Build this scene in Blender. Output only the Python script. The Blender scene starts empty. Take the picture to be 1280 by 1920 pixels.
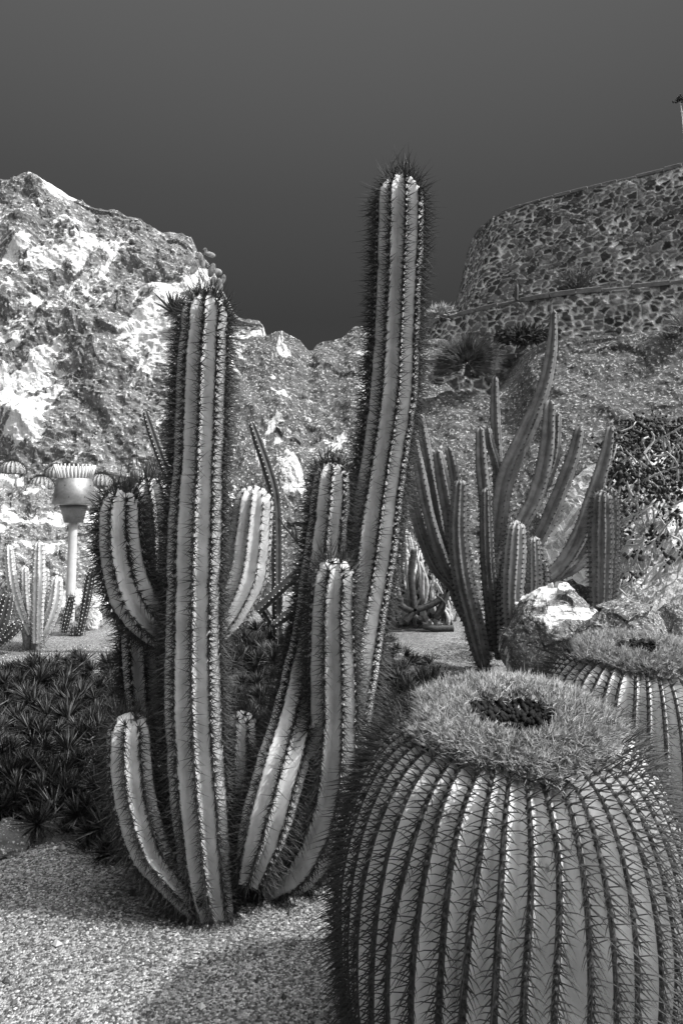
import bpy, math, random
import numpy as np
from mathutils import Matrix, Vector
random.seed(5); RNG = np.random.default_rng(11)
S = bpy.context.scene
COL = S.collection

# ------------------------------------------------------------------ camera, sky, sun, exposure
CAM_H = 1.6; F = 1280.0; CX = 640.0; HZ = 960.0          # pixel geometry of the 1280x1920 photograph
cam_d = bpy.data.cameras.new('camera'); cam = bpy.data.objects.new('camera', cam_d); COL.objects.link(cam)
cam.location = (0, 0, CAM_H); cam.rotation_euler = (math.radians(90), 0, 0)
cam_d.sensor_fit = 'VERTICAL'; cam_d.sensor_height = 36; cam_d.lens = 24
cam_d.clip_start = 0.05; cam_d.clip_end = 2000
S.camera = cam
SUN_EL, SUN_AZ = math.radians(52), math.radians(107)       # azimuth clockwise from the view direction
W = bpy.data.worlds.new('World'); S.world = W; W.use_nodes = True
nt = W.node_tree; nt.nodes.clear()
sky = nt.nodes.new('ShaderNodeTexSky'); sky.sky_type = 'NISHITA'; sky.sun_disc = False
sky.sun_elevation = SUN_EL; sky.sun_rotation = SUN_AZ
bw = nt.nodes.new('ShaderNodeRGBToBW'); nt.links.new(sky.outputs[0], bw.inputs[0])
tc = nt.nodes.new('ShaderNodeTexCoord'); sp = nt.nodes.new('ShaderNodeSeparateXYZ'); nt.links.new(tc.outputs['Generated'], sp.inputs[0])
rp = nt.nodes.new('ShaderNodeValToRGB'); nt.links.new(sp.outputs['Z'], rp.inputs[0])
el = rp.color_ramp.elements
SKY = [(0.0, .040), (0.2, .050), (0.27, .052), (0.42, .080), (0.60, .130), (0.72, .20), (1.0, .26)]
while len(el) < len(SKY): el.new(0.5)
for e, (p, v) in zip(el, SKY): e.position = p; e.color = (v, v, v, 1)
mp = nt.nodes.new('ShaderNodeMapRange'); nt.links.new(bw.outputs[0], mp.inputs[0])
mp.inputs['From Min'].default_value = 0; mp.inputs['From Max'].default_value = 12
mp.inputs['To Min'].default_value = 9.0; mp.inputs['To Max'].default_value = 9.7
ml = nt.nodes.new('ShaderNodeMixRGB'); ml.blend_type = 'MULTIPLY'; ml.inputs[0].default_value = 1
nt.links.new(rp.outputs[0], ml.inputs[1]); nt.links.new(mp.outputs[0], ml.inputs[2])
dt = nt.nodes.new('ShaderNodeVectorMath'); dt.operation = 'DOT_PRODUCT'; nt.links.new(tc.outputs['Generated'], dt.inputs[0])      # strong glow added round the sun, out of view, as soft fill
dt.inputs[1].default_value = (math.sin(SUN_AZ)*math.cos(SUN_EL), math.cos(SUN_AZ)*math.cos(SUN_EL), math.sin(SUN_EL))
gx = nt.nodes.new('ShaderNodeMapRange'); gx.interpolation_type = 'SMOOTHSTEP'; nt.links.new(dt.outputs['Value'], gx.inputs[0])
gx.inputs['From Min'].default_value = .57; gx.inputs['From Max'].default_value = .98; gx.inputs['To Min'].default_value = 1; gx.inputs['To Max'].default_value = 24
ml2 = nt.nodes.new('ShaderNodeMixRGB'); ml2.blend_type = 'MULTIPLY'; ml2.inputs[0].default_value = 1; nt.links.new(ml.outputs[0], ml2.inputs[1]); nt.links.new(gx.outputs[0], ml2.inputs[2])
bg = nt.nodes.new('ShaderNodeBackground'); bg.inputs[1].default_value = 0.1
nt.links.new(ml2.outputs[0], bg.inputs[0])
wo = nt.nodes.new('ShaderNodeOutputWorld'); nt.links.new(bg.outputs[0], wo.inputs[0])
sl = bpy.data.lights.new('sun', 'SUN'); sl.energy = 5.0; sl.angle = math.radians(0.5); sl.color = (1, .998, .995)
so = bpy.data.objects.new('sun', sl); COL.objects.link(so)
sdir = Vector((math.sin(SUN_AZ)*math.cos(SUN_EL), math.cos(SUN_AZ)*math.cos(SUN_EL), math.sin(SUN_EL)))
so.rotation_euler = sdir.to_track_quat('Z', 'Y').to_euler(); so.location = (20, 0, 20)
S.view_settings.view_transform = 'Standard'; S.view_settings.look = 'None'
S.view_settings.exposure = 0; S.view_settings.gamma = 1; S.view_settings.use_curve_mapping = False

# ------------------------------------------------------------------ helpers
def P(px, py, Y): return np.array([(px-CX)/F*Y, Y, CAM_H-(py-HZ)/F*Y])
def G(px, py, z=0.0):
    Y = (CAM_H-z)*F/(py-HZ); return np.array([(px-CX)/F*Y, Y, z])
def tag(o, label=None, cat=None, group=None, kind=None):
    if label: o['label'] = label
    if cat: o['category'] = cat
    if group: o['group'] = group
    if kind: o['kind'] = kind
    return o
def thing(name, label, cat, loc, group=None):
    o = bpy.data.objects.new(name, None); COL.objects.link(o); o.location = tuple(float(v) for v in loc)
    o.empty_display_size = .1
    return tag(o, label, cat, group)
def new_mesh(name, V, faces_list, smooth=True):
    """faces_list: list of int arrays (n,k), k constant inside each array"""
    me = bpy.data.meshes.new(name)
    V = np.ascontiguousarray(V, dtype=np.float32)
    me.vertices.add(len(V)); me.vertices.foreach_set('co', V.ravel())
    fl = [np.asarray(f, dtype=np.int32) for f in faces_list if len(f)]
    loops = np.concatenate([f.ravel() for f in fl]); tot = np.concatenate([np.full(len(f), f.shape[1], np.int32) for f in fl])
    start = np.concatenate([[0], np.cumsum(tot)[:-1]]).astype(np.int32)
    me.loops.add(len(loops)); me.loops.foreach_set('vertex_index', loops)
    me.polygons.add(len(tot)); me.polygons.foreach_set('loop_start', start); me.polygons.foreach_set('loop_total', tot)
    me.polygons.foreach_set('use_smooth', np.full(len(tot), bool(smooth)))
    me.update(calc_edges=True); return me
class MB:
    def __init__(s): s.V = []; s.F = {}; s.n = 0
    def add(s, V, *faces):
        V = np.asarray(V, float); s.V.append(V)
        for f in faces:
            f = np.asarray(f, int)
            if len(f): s.F.setdefault(f.shape[1], []).append(f+s.n)
        s.n += len(V); return s
    def build(s, name, mat, parent=None, smooth=True):
        V = np.concatenate(s.V)
        if parent is not None:
            p = parent; off = np.zeros(3)
            while p is not None: off += np.array(p.location); p = p.parent
            V = V-off
        me = new_mesh(name, V, [np.concatenate(f) for f in s.F.values()], smooth)
        me.materials.append(mat)
        o = bpy.data.objects.new(name, me); COL.objects.link(o)
        if parent is not None: o.parent = parent
        return o
def grid_faces(nr, nc, wrap=False):
    r = np.arange(nr-1)[:, None]; c = np.arange(nc if wrap else nc-1)[None, :]; c2 = (c+1) % nc
    return np.stack([r*nc+c, r*nc+c2, (r+1)*nc+c2, (r+1)*nc+c], -1).reshape(-1, 4)
def unit(v): return v/np.maximum(np.linalg.norm(v, axis=-1, keepdims=True), 1e-9)
# --- noise
def _h(ix, iy, iz, seed):
    x = (ix.astype(np.int64)*374761393+iy.astype(np.int64)*668265263+iz.astype(np.int64)*2147483647*3+seed*1274126177) & 0xffffffff
    x = ((x ^ (x >> 13))*1274126177) & 0xffffffff; x = ((x ^ (x >> 15))*2246822519) & 0xffffffff
    return ((x ^ (x >> 16)) & 0xffffff)/float(0xffffff)
def vnoise(p, seed=0):
    p = np.asarray(p, float); i = np.floor(p).astype(np.int64); f = p-i; f = f*f*(3-2*f); out = 0
    for a in (0, 1):
        for b in (0, 1):
            for c in (0, 1):
                w = (f[..., 0] if a else 1-f[..., 0])*(f[..., 1] if b else 1-f[..., 1])*(f[..., 2] if c else 1-f[..., 2])
                out = out+w*_h(i[..., 0]+a, i[..., 1]+b, i[..., 2]+c, seed)
    return out*2-1
def fbm(p, octs=4, gain=.5, lac=2.03, seed=0, ridged=False):
    a = 1; s = 0; q = np.asarray(p, float)
    for k in range(octs):
        n = vnoise(q, seed+k*17); s = s+a*((1-2*np.abs(n)) if ridged else n); a *= gain; q = q*lac+3.7
    return s
def facet(p, seed=0, slope=1.0, jitter=.9):
    """rock facets: every nearest cell is a plane of its own tilt"""
    i = np.floor(p).astype(np.int64); best = np.full(p.shape[:-1], 9e9); val = np.zeros(p.shape[:-1])
    for a in (-1, 0, 1):
        for b in (-1, 0, 1):
            for c in (-1, 0, 1):
                q = i+np.array([a, b, c]); h = [_h(q[..., 0], q[..., 1], q[..., 2], seed+k) for k in range(7)]
                cen = q+.5+jitter*(np.stack(h[:3], -1)-.5); d = p-cen; dd = (d*d).sum(-1)
                g = np.stack(h[3:6], -1)-.5; v = (g*d).sum(-1)*2*slope+(h[6]-.5)*.6
                m = dd < best; best = np.where(m, dd, best); val = np.where(m, v, val)
    return val
def spline(pts, n):
    pts = np.asarray(pts, float); k = len(pts)
    ext = np.vstack([2*pts[0]-pts[1], pts, 2*pts[-1]-pts[-2]])
    L = np.concatenate([[0], np.cumsum(np.linalg.norm(np.diff(pts[:, :3], axis=0), axis=1))])
    s = np.linspace(0, L[-1], n); j = np.clip(np.searchsorted(L, s, 'right')-1, 0, k-2)
    t = ((s-L[j])/np.maximum(L[j+1]-L[j], 1e-9))[:, None]
    p0, p1, p2, p3 = ext[j], ext[j+1], ext[j+2], ext[j+3]
    return .5*((2*p1)+(-p0+p2)*t+(2*p0-5*p1+4*p2-p3)*t*t+(-p0+3*p1-3*p2+p3)*t**3), L[-1]
def frames(C):
    T = unit(np.gradient(C, axis=0)); Yv = np.array([0, 1., 0])
    N = Yv-(T*Yv).sum(1, keepdims=True)*T; N = unit(N); B = np.cross(T, N); return T, N, B
def tube(mb, pts, rad, n=80, m=8, cap=True):
    pts = [np.asarray(p, float) for p in pts]
    rad = np.broadcast_to(np.asarray(rad, float), (len(pts),)) if np.ndim(rad) == 0 else np.asarray(rad, float)
    Q, L = spline(np.hstack([np.array(pts), rad[:, None]]), n); C = Q[:, :3]; R = np.maximum(Q[:, 3], 1e-4)
    T, N, B = frames(C); a = np.arange(m)*2*np.pi/m
    V = C[:, None]+R[:, None, None]*(np.cos(a)[None, :, None]*N[:, None]+np.sin(a)[None, :, None]*B[:, None])
    f = [grid_faces(n, m, True)]; V = V.reshape(-1, 3)
    if cap:
        V = np.vstack([V, C[0:1], C[-1:]]); k = n*m; c = np.arange(m)
        f.append(np.stack([np.full(m, k), (c+1) % m, c], 1)); f.append(np.stack([np.full(m, k+1), (n-1)*m+c, (n-1)*m+(c+1) % m], 1))
    mb.add(V, *f)
def box(mb, c, s, rot=0, bev=0.0):
    c = np.array(c, float); s = np.array(s, float)/2; b = min(bev, s.min()*.6)
    ca, sa = math.cos(rot), math.sin(rot); out = []
    xs = [(-1, -1), (1, -1), (1, 1), (-1, 1)]
    loops = [(-s[2], b), (-s[2]+b, 0), (s[2]-b, 0), (s[2], b)] if b > 0 else [(-s[2], 0), (s[2], 0)]
    for z, i in loops:
        for x, y in xs:
            X = x*(s[0]-i); Yy = y*(s[1]-i); out.append((X*ca-Yy*sa, X*sa+Yy*ca, z))
    n = len(loops); mb.add(np.array(out)+c, grid_faces(n, 4, True), np.array([[3, 2, 1, 0]]), np.array([[0, 1, 2, 3]])+(n-1)*4)
def spines_mesh(mb, O, D, L, R, curve=None):
    """thin tapered three-sided spines; optional sideways curve vectors"""
    n = len(O)
    if n == 0: return
    D = unit(D); ref = np.where(np.abs(D[:, 2:3]) > .9, np.array([[1., 0, 0]]), np.array([[0, 0, 1.]]))
    A = unit(np.cross(D, ref)); B = np.cross(D, A); L = np.broadcast_to(L, n)[:, None]; R = np.broadcast_to(R, n)[:, None]
    ring = [A, -.5*A+.866*B, -.5*A-.866*B]; V = []
    for q in ring: V.append(O+R*q)
    idx = np.arange(n)
    if curve is None:
        V.append(O+D*L); V = np.concatenate(V)
        mb.add(V, np.concatenate([np.stack([idx+i*n, idx+((i+1) % 3)*n, idx+3*n], 1) for i in range(3)]))
    else:
        M = O+D*L*.55+curve*L*.10
        for q in ring: V.append(M+R*.72*q)
        V.append(O+D*L+curve*L*.38); V = np.concatenate(V)
        q4 = np.concatenate([np.stack([idx+i*n, idx+((i+1) % 3)*n, idx+(3+(i+1) % 3)*n, idx+(3+i)*n], 1) for i in range(3)])
        mb.add(V, q4, np.concatenate([np.stack([idx+(3+i)*n, idx+(3+(i+1) % 3)*n, idx+6*n], 1) for i in range(3)]))
OCT_V = np.array([(1, 0, 0), (-1, 0, 0), (0, 1, 0), (0, -1, 0), (0, 0, 1), (0, 0, -1.)])
OCT_F = np.array([(0, 2, 4), (2, 1, 4), (1, 3, 4), (3, 0, 4), (2, 0, 5), (1, 2, 5), (3, 1, 5), (0, 3, 5)])
def blobs(mb, C, s):
    n = len(C); s = np.asarray(s, float)
    if s.ndim == 1: s = s[:, None]*np.ones((1, 3))
    V = (C[:, None]+OCT_V[None]*s[:, None]).reshape(-1, 3); F_ = (OCT_F[None]+(np.arange(n)*6)[:, None, None]).reshape(-1, 3); mb.add(V, F_)

# ------------------------------------------------------------------ materials (procedural, neutral greys)
def g3(v): return (v, v, v, 1)
def mat(name, lo, hi, scale=8, rough=.7, bump=0.0, bscale=40, spec=.3, detail=6, metal=0.0, stretch=(1, 1, 1), contrast=.3, bdist=.01):
    m = bpy.data.materials.new(name); m.use_nodes = True; t = m.node_tree; b = t.nodes['Principled BSDF']
    b.inputs['Roughness'].default_value = rough; b.inputs['Specular IOR Level'].default_value = spec; b.inputs['Metallic'].default_value = metal
    tc = t.nodes.new('ShaderNodeTexCoord'); mpg = t.nodes.new('ShaderNodeMapping'); mpg.inputs['Scale'].default_value = stretch
    t.links.new(tc.outputs['Object'], mpg.inputs[0])
    n = t.nodes.new('ShaderNodeTexNoise'); n.inputs['Scale'].default_value = scale; n.inputs['Detail'].default_value = detail; n.inputs['Roughness'].default_value = .65
    t.links.new(mpg.outputs[0], n.inputs['Vector'])
    r = t.nodes.new('ShaderNodeMapRange'); r.inputs['From Min'].default_value = .5-contrast/2; r.inputs['From Max'].default_value = .5+contrast/2
    t.links.new(n.outputs[0], r.inputs[0])
    mx = t.nodes.new('ShaderNodeMixRGB'); mx.inputs[1].default_value = g3(lo); mx.inputs[2].default_value = g3(hi)
    t.links.new(r.outputs[0], mx.inputs[0]); t.links.new(mx.outputs[0], b.inputs['Base Color'])
    if bump:
        n2 = t.nodes.new('ShaderNodeTexNoise'); n2.inputs['Scale'].default_value = bscale; n2.inputs['Detail'].default_value = 5
        t.links.new(mpg.outputs[0], n2.inputs['Vector']); bp = t.nodes.new('ShaderNodeBump'); bp.inputs['Strength'].default_value = bump; bp.inputs['Distance'].default_value = bdist
        t.links.new(n2.outputs[0], bp.inputs['Height']); t.links.new(bp.outputs[0], b.inputs['Normal'])
    m['mix'] = mx.name; return m
def rock_mat(name, lo, hi, pale, pale_at, pale_scale, grain, pits=1.0, patch_rot=(0, 0, 0), bdist=.08):
    """porous volcanic rock: fine pitted grain, inverted shade painted as pale patches"""
    m = mat(name, lo, hi, scale=grain, rough=.95, spec=.1, contrast=.34, detail=8); t = m.node_tree; b = t.nodes['Principled BSDF']; mx = t.nodes[m['mix']]
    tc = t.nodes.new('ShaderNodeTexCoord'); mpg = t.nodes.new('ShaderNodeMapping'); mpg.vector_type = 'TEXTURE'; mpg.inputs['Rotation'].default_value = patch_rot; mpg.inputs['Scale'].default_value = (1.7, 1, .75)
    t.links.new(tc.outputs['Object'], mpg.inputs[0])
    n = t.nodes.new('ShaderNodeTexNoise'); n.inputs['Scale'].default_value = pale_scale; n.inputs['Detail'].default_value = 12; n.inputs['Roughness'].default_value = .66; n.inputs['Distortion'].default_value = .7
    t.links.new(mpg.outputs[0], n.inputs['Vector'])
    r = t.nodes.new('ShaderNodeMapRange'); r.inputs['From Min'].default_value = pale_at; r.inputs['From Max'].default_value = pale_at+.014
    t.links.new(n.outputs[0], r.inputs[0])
    m2 = t.nodes.new('ShaderNodeMixRGB'); t.links.new(r.outputs[0], m2.inputs[0]); t.links.new(mx.outputs[0], m2.inputs[1]); m2.inputs[2].default_value = g3(pale)  # pale patches put tone-inverted shade of the crags into the colour
    # pale specks: fine lighter noise over the matrix
    v = t.nodes.new('ShaderNodeTexNoise'); v.inputs['Scale'].default_value = grain*2.6; v.inputs['Detail'].default_value = 4; t.links.new(tc.outputs['Object'], v.inputs['Vector'])
    r2 = t.nodes.new('ShaderNodeMapRange'); r2.inputs['From Min'].default_value = .57; r2.inputs['From Max'].default_value = .65; t.links.new(v.outputs[0], r2.inputs[0])
    m3 = t.nodes.new('ShaderNodeMixRGB'); t.links.new(r2.outputs[0], m3.inputs[0]); t.links.new(m2.outputs[0], m3.inputs[1]); m3.inputs[2].default_value = g3(pale*.8)
    t.links.new(m3.outputs[0], b.inputs['Base Color'])
    bp = t.nodes.new('ShaderNodeBump'); bp.inputs['Strength'].default_value = .9*pits; bp.inputs['Distance'].default_value = bdist
    n2 = t.nodes.new('ShaderNodeTexNoise'); n2.inputs['Scale'].default_value = grain*1.3; n2.inputs['Detail'].default_value = 9; n2.inputs['Roughness'].default_value = .7
    t.links.new(tc.outputs['Object'], n2.inputs['Vector']); t.links.new(n2.outputs[0], bp.inputs['Height']); t.links.new(bp.outputs[0], b.inputs['Normal'])
    return m
M = {}
M['skin'] = mat('cactus_skin', .46, .68, 11, .55, .15, 60, .35, bdist=.004)
def blemish(m, scale, at, tone):
    t = m.node_tree; b = t.nodes['Principled BSDF']; mx = t.nodes[m['mix']]; tc = t.nodes.new('ShaderNodeTexCoord'); n = t.nodes.new('ShaderNodeTexNoise')
    n.inputs['Scale'].default_value = scale; n.inputs['Detail'].default_value = 7; n.inputs['Roughness'].default_value = .7; t.links.new(tc.outputs['Object'], n.inputs['Vector'])
    r_ = t.nodes.new('ShaderNodeMapRange'); r_.inputs['From Min'].default_value = at; r_.inputs['From Max'].default_value = at+.05; t.links.new(n.outputs[0], r_.inputs[0])
    m2 = t.nodes.new('ShaderNodeMixRGB'); t.links.new(r_.outputs[0], m2.inputs[0]); t.links.new(mx.outputs[0], m2.inputs[1]); m2.inputs[2].default_value = (tone, tone, tone, 1); t.links.new(m2.outputs[0], b.inputs['Base Color'])
blemish(M['skin'], 17, .66, .2)
M['skin_barrel'] = mat('barrel_skin', .58, .80, 7, .5, .12, 50, .35, bdist=.004)
blemish(M['skin_barrel'], 13, .64, .26)
M['skin_far'] = mat('far_cactus_skin', .30, .42, 10, .6, .1, 60, .3, bdist=.004)
M['skin_cand'] = mat('candelabra_skin', .11, .24, 10, .5, .1, 60, .35, bdist=.004)
M['skin_dark'] = mat('dark_cactus_skin', .05, .10, 10, .55, .1, 50, .3, bdist=.004)
M['bark'] = mat('corky_base', .12, .34, 30, .9, .6, 60, .1, bdist=.01)
M['spine'] = mat('spine_dark', .025, .06, 120, .55, spec=.25)
M['spine_grey'] = mat('spine_grey', .06, .16, 120, .6, spec=.2)
M['areole'] = mat('areole_wool', .55, .75, 90, .95, spec=.05)
M['crest'] = mat('crest_cork', .05, .12, 90, .8, spec=.1)
M['pad'] = mat('pad_skin', .06, .42, 6, .6, spec=.3)
M['wool'] = mat('crown_wool', .15, .52, 34, .95, spec=.05, contrast=.35)
M['pit'] = mat('crown_pit', .010, .025, 60, .8, spec=.1)
M['leaf_dark'] = mat('dark_leaf', .022, .07, 9, .5, spec=.35)
M['mound'] = mat('leaf_litter', .03, .12, 30, .95, .8, 60, .05, bdist=.03)
M['shrub_dark'] = mat('shrub_dark', .02, .06, 12, .7, spec=.2)
M['shrub_fan'] = mat('shrub_fan', .03, .20, 5, .8, spec=.2)
M['boulder_dark'] = rock_mat('dark_boulder_rock', .06, .14, .5, .60, 2.5, 26, bdist=.015)
M['shrub_pale'] = mat('shrub_pale', .38, .62, 14, .9, .5, 30, .1, bdist=.02)  # pale tone paints inverted shade inside shrub and thicket; plain on flower stalk
M['twig'] = mat('twig_dark', .03, .09, 30, .7, spec=.2)
M['lamp'] = mat('lamp_metal', .22, .36, 9, .42, .08, 60, .5, metal=.55)
M['lamp_post'] = mat('lamp_post_paint', .56, .68, 6, .45, .05, 60, .5)
M['cap'] = mat('cap_stone', .10, .20, 5, .9, .5, 25, .1, bdist=.02)
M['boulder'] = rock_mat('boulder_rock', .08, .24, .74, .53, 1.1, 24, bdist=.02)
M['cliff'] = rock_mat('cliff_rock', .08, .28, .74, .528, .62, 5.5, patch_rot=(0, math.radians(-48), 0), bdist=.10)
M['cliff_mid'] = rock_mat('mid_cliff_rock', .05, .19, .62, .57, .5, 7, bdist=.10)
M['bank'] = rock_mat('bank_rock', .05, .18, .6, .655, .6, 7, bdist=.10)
M['streak'] = rock_mat('shade_streaked_rock', .05, .19, .66, .575, .75, 7, patch_rot=(0, math.radians(-100), 0), bdist=.10)  # steep pale streaks are tone-inverted shade painted on the rock
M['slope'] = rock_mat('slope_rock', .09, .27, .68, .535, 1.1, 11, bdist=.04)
M['shade_pale_rock'] = rock_mat('shade_pale_rock', .26, .52, .72, .50, 1.0, 10, bdist=.05)  # pale base colour paints inverted shade behind the shrub and on a stone

def wall_material():
    m = bpy.data.materials.new('rubble_wall_stone'); m.use_nodes = True; t = m.node_tree; b = t.nodes['Principled BSDF']
    b.inputs['Roughness'].default_value = .92; b.inputs['Specular IOR Level'].default_value = .12
    at = t.nodes.new('ShaderNodeAttribute'); at.attribute_name = 'stone_tone'
    tc = t.nodes.new('ShaderNodeTexCoord'); n = t.nodes.new('ShaderNodeTexNoise'); n.inputs['Scale'].default_value = 9; n.inputs['Detail'].default_value = 8; n.inputs['Roughness'].default_value = .7; t.links.new(tc.outputs['Object'], n.inputs['Vector'])
    mr = t.nodes.new('ShaderNodeMapRange'); mr.inputs['From Min'].default_value = .3; mr.inputs['From Max'].default_value = .7; mr.inputs['To Min'].default_value = .5; mr.inputs['To Max'].default_value = 1.5; t.links.new(n.outputs[0], mr.inputs[0])
    mu = t.nodes.new('ShaderNodeMath'); mu.operation = 'MULTIPLY'; t.links.new(at.outputs['Fac'], mu.inputs[0]); t.links.new(mr.outputs[0], mu.inputs[1]); t.links.new(mu.outputs[0], b.inputs['Base Color'])
    bp = t.nodes.new('ShaderNodeBump'); bp.inputs['Strength'].default_value = .8; bp.inputs['Distance'].default_value = .05; t.links.new(n.outputs[0], bp.inputs['Height']); t.links.new(bp.outputs[0], b.inputs['Normal'])
    return m
M['wall'] = wall_material()
def rubble(u, v, seed):
    """irregular rubble masonry over (u, v) in metres: stone id tone 0..1, gap between stones, relief"""
    p = np.stack([u, v, u*0+seed*1.7], -1); u = u+.10*fbm(p*2.6, 4, seed=seed); v = v+.08*fbm(p*2.6, 4, seed=seed+40)
    cw, ch = .245, .165; gu, gv = u/cw, v/ch; iu, iv = np.floor(gu).astype(np.int64), np.floor(gv).astype(np.int64)
    d1 = np.full(u.shape, 9.); d2 = np.full(u.shape, 9.); tone = np.zeros(u.shape); tone2 = np.zeros(u.shape)
    for a in range(-2, 3):
        for b in range(-2, 3):
            q, w = iu+a, iv+b; z = q*0+seed; h = [_h(q, w, z, k) for k in range(5)]
            dx = (gu-(q+.5+.95*(h[0]-.5)))*cw; dy = (gv-(w+.5+.95*(h[1]-.5)))*ch; d = np.sqrt(dx*dx*.75+dy*dy*1.3)-.055*(h[2]-.3)
            m = d < d1; d2 = np.where(m, d1, np.minimum(d2, d)); d1 = np.where(m, d, d1); tone = np.where(m, h[3], tone); tone2 = np.where(m, h[4], tone2)
    return tone, d2-d1, tone2

def gravel_material():
    m = bpy.data.materials.new('gravel_ground'); m.use_nodes = True; t = m.node_tree; b = t.nodes['Principled BSDF']
    b.inputs['Roughness'].default_value = .95; b.inputs['Specular IOR Level'].default_value = .15
    tc = t.nodes.new('ShaderNodeTexCoord')
    v = t.nodes.new('ShaderNodeTexVoronoi'); v.inputs['Scale'].default_value = 120; t.links.new(tc.outputs['Object'], v.inputs['Vector'])
    cr = t.nodes.new('ShaderNodeSeparateColor'); t.links.new(v.outputs['Color'], cr.inputs[0])
    pw = t.nodes.new('ShaderNodeMath'); pw.operation = 'POWER'; pw.inputs[1].default_value = 1.6; t.links.new(cr.outputs[0], pw.inputs[0])
    mr = t.nodes.new('ShaderNodeMapRange'); mr.inputs['To Min'].default_value = .06; mr.inputs['To Max'].default_value = .40; t.links.new(pw.outputs[0], mr.inputs[0])
    n = t.nodes.new('ShaderNodeTexNoise'); n.inputs['Scale'].default_value = 1.7; n.inputs['Detail'].default_value = 6; t.links.new(tc.outputs['Object'], n.inputs['Vector'])
    m2 = t.nodes.new('ShaderNodeMapRange'); m2.inputs['From Min'].default_value = .3; m2.inputs['From Max'].default_value = .7; m2.inputs['To Min'].default_value = .75; m2.inputs['To Max'].default_value = 1.25; t.links.new(n.outputs[0], m2.inputs[0])
    mu = t.nodes.new('ShaderNodeMath'); mu.operation = 'MULTIPLY'; t.links.new(mr.outputs[0], mu.inputs[0]); t.links.new(m2.outputs[0], mu.inputs[1])
    t.links.new(mu.outputs[0], b.inputs['Base Color'])
    bp = t.nodes.new('ShaderNodeBump'); bp.inputs['Strength'].default_value = .8; bp.inputs['Distance'].default_value = .008; bp.invert = True
    t.links.new(v.outputs['Distance'], bp.inputs['Height']); t.links.new(bp.outputs[0], b.inputs['Normal'])
    return m
M['gravel'] = gravel_material()
def pebble_material():
    m = bpy.data.materials.new('pebble'); m.use_nodes = True; t = m.node_tree; b = t.nodes['Principled BSDF']; b.inputs['Roughness'].default_value = .9
    ge = t.nodes.new('ShaderNodeNewGeometry'); pw = t.nodes.new('ShaderNodeMath'); pw.operation = 'POWER'; pw.inputs[1].default_value = 2.0
    t.links.new(ge.outputs['Random Per Island'], pw.inputs[0])
    mr = t.nodes.new('ShaderNodeMapRange'); mr.inputs['To Min'].default_value = .04; mr.inputs['To Max'].default_value = .55; t.links.new(pw.outputs[0], mr.inputs[0]); t.links.new(mr.outputs[0], b.inputs['Base Color'])
    return m
M['pebble'] = pebble_material()
def leaf_material():
    m = bpy.data.materials.new('rosette_leaf'); m.use_nodes = True; t = m.node_tree; b = t.nodes['Principled BSDF']; b.inputs['Roughness'].default_value = .5; b.inputs['Specular IOR Level'].default_value = .4
    ge = t.nodes.new('ShaderNodeNewGeometry'); pw = t.nodes.new('ShaderNodeMath'); pw.operation = 'POWER'; pw.inputs[1].default_value = 3.0
    t.links.new(ge.outputs['Random Per Island'], pw.inputs[0]); mr = t.nodes.new('ShaderNodeMapRange'); mr.inputs['To Min'].default_value = .012; mr.inputs['To Max'].default_value = .15
    t.links.new(pw.outputs[0], mr.inputs[0]); t.links.new(mr.outputs[0], b.inputs['Base Color']); return m
M['leaf_dark'] = leaf_material()

# ------------------------------------------------------------------ ground
def ground_z(X, Y): return .025*fbm(np.stack([X*.8, Y*.8, X*0+2], -1), 3, seed=4)
xs = np.concatenate([np.linspace(-400, -12, 12), np.linspace(-10, 10, 161), np.linspace(12, 400, 12)])
ys = np.concatenate([np.linspace(-300, -4, 10), np.linspace(-3, 15, 145), np.linspace(17, 600, 14)])
X, Y_ = np.meshgrid(xs, ys); Z = ground_z(X, Y_)
mb = MB(); mb.add(np.stack([X, Y_, Z], -1).reshape(-1, 3), grid_faces(len(ys), len(xs)))
tag(mb.build('gravel_ground', M['gravel']), 'grey gravel ground of the cactus garden', 'ground', kind='structure')
n = 60000
yy = 1.9+(RNG.random(n)**1.5)*6.3; xx = (RNG.random(n)*2-1)*(.56*yy)
mb = MB(); sz = (.0028+.0045*RNG.random(n)**2)*(1+.10*(yy-2)); zz = ground_z(xx, yy)
keep = RNG.random(n) < 1
a = RNG.random(n)*6.28
Vp = OCT_V[None]*(sz[:, None]*(.7+.6*RNG.random((n, 3))))[:, None]
ca, sa = np.cos(a)[:, None], np.sin(a)[:, None]
Vp = np.stack([Vp[..., 0]*ca-Vp[..., 1]*sa, Vp[..., 0]*sa+Vp[..., 1]*ca, Vp[..., 2]*.8], -1)+np.stack([xx, yy, zz+sz*.25], -1)[:, None]
mb.add(Vp.reshape(-1, 3), (OCT_F[None]+(np.arange(n)*6)[:, None, None]).reshape(-1, 3))
tag(mb.build('gravel', M['pebble'], smooth=False), 'loose dark and pale gravel covering the ground', 'gravel', kind='stuff')

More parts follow.
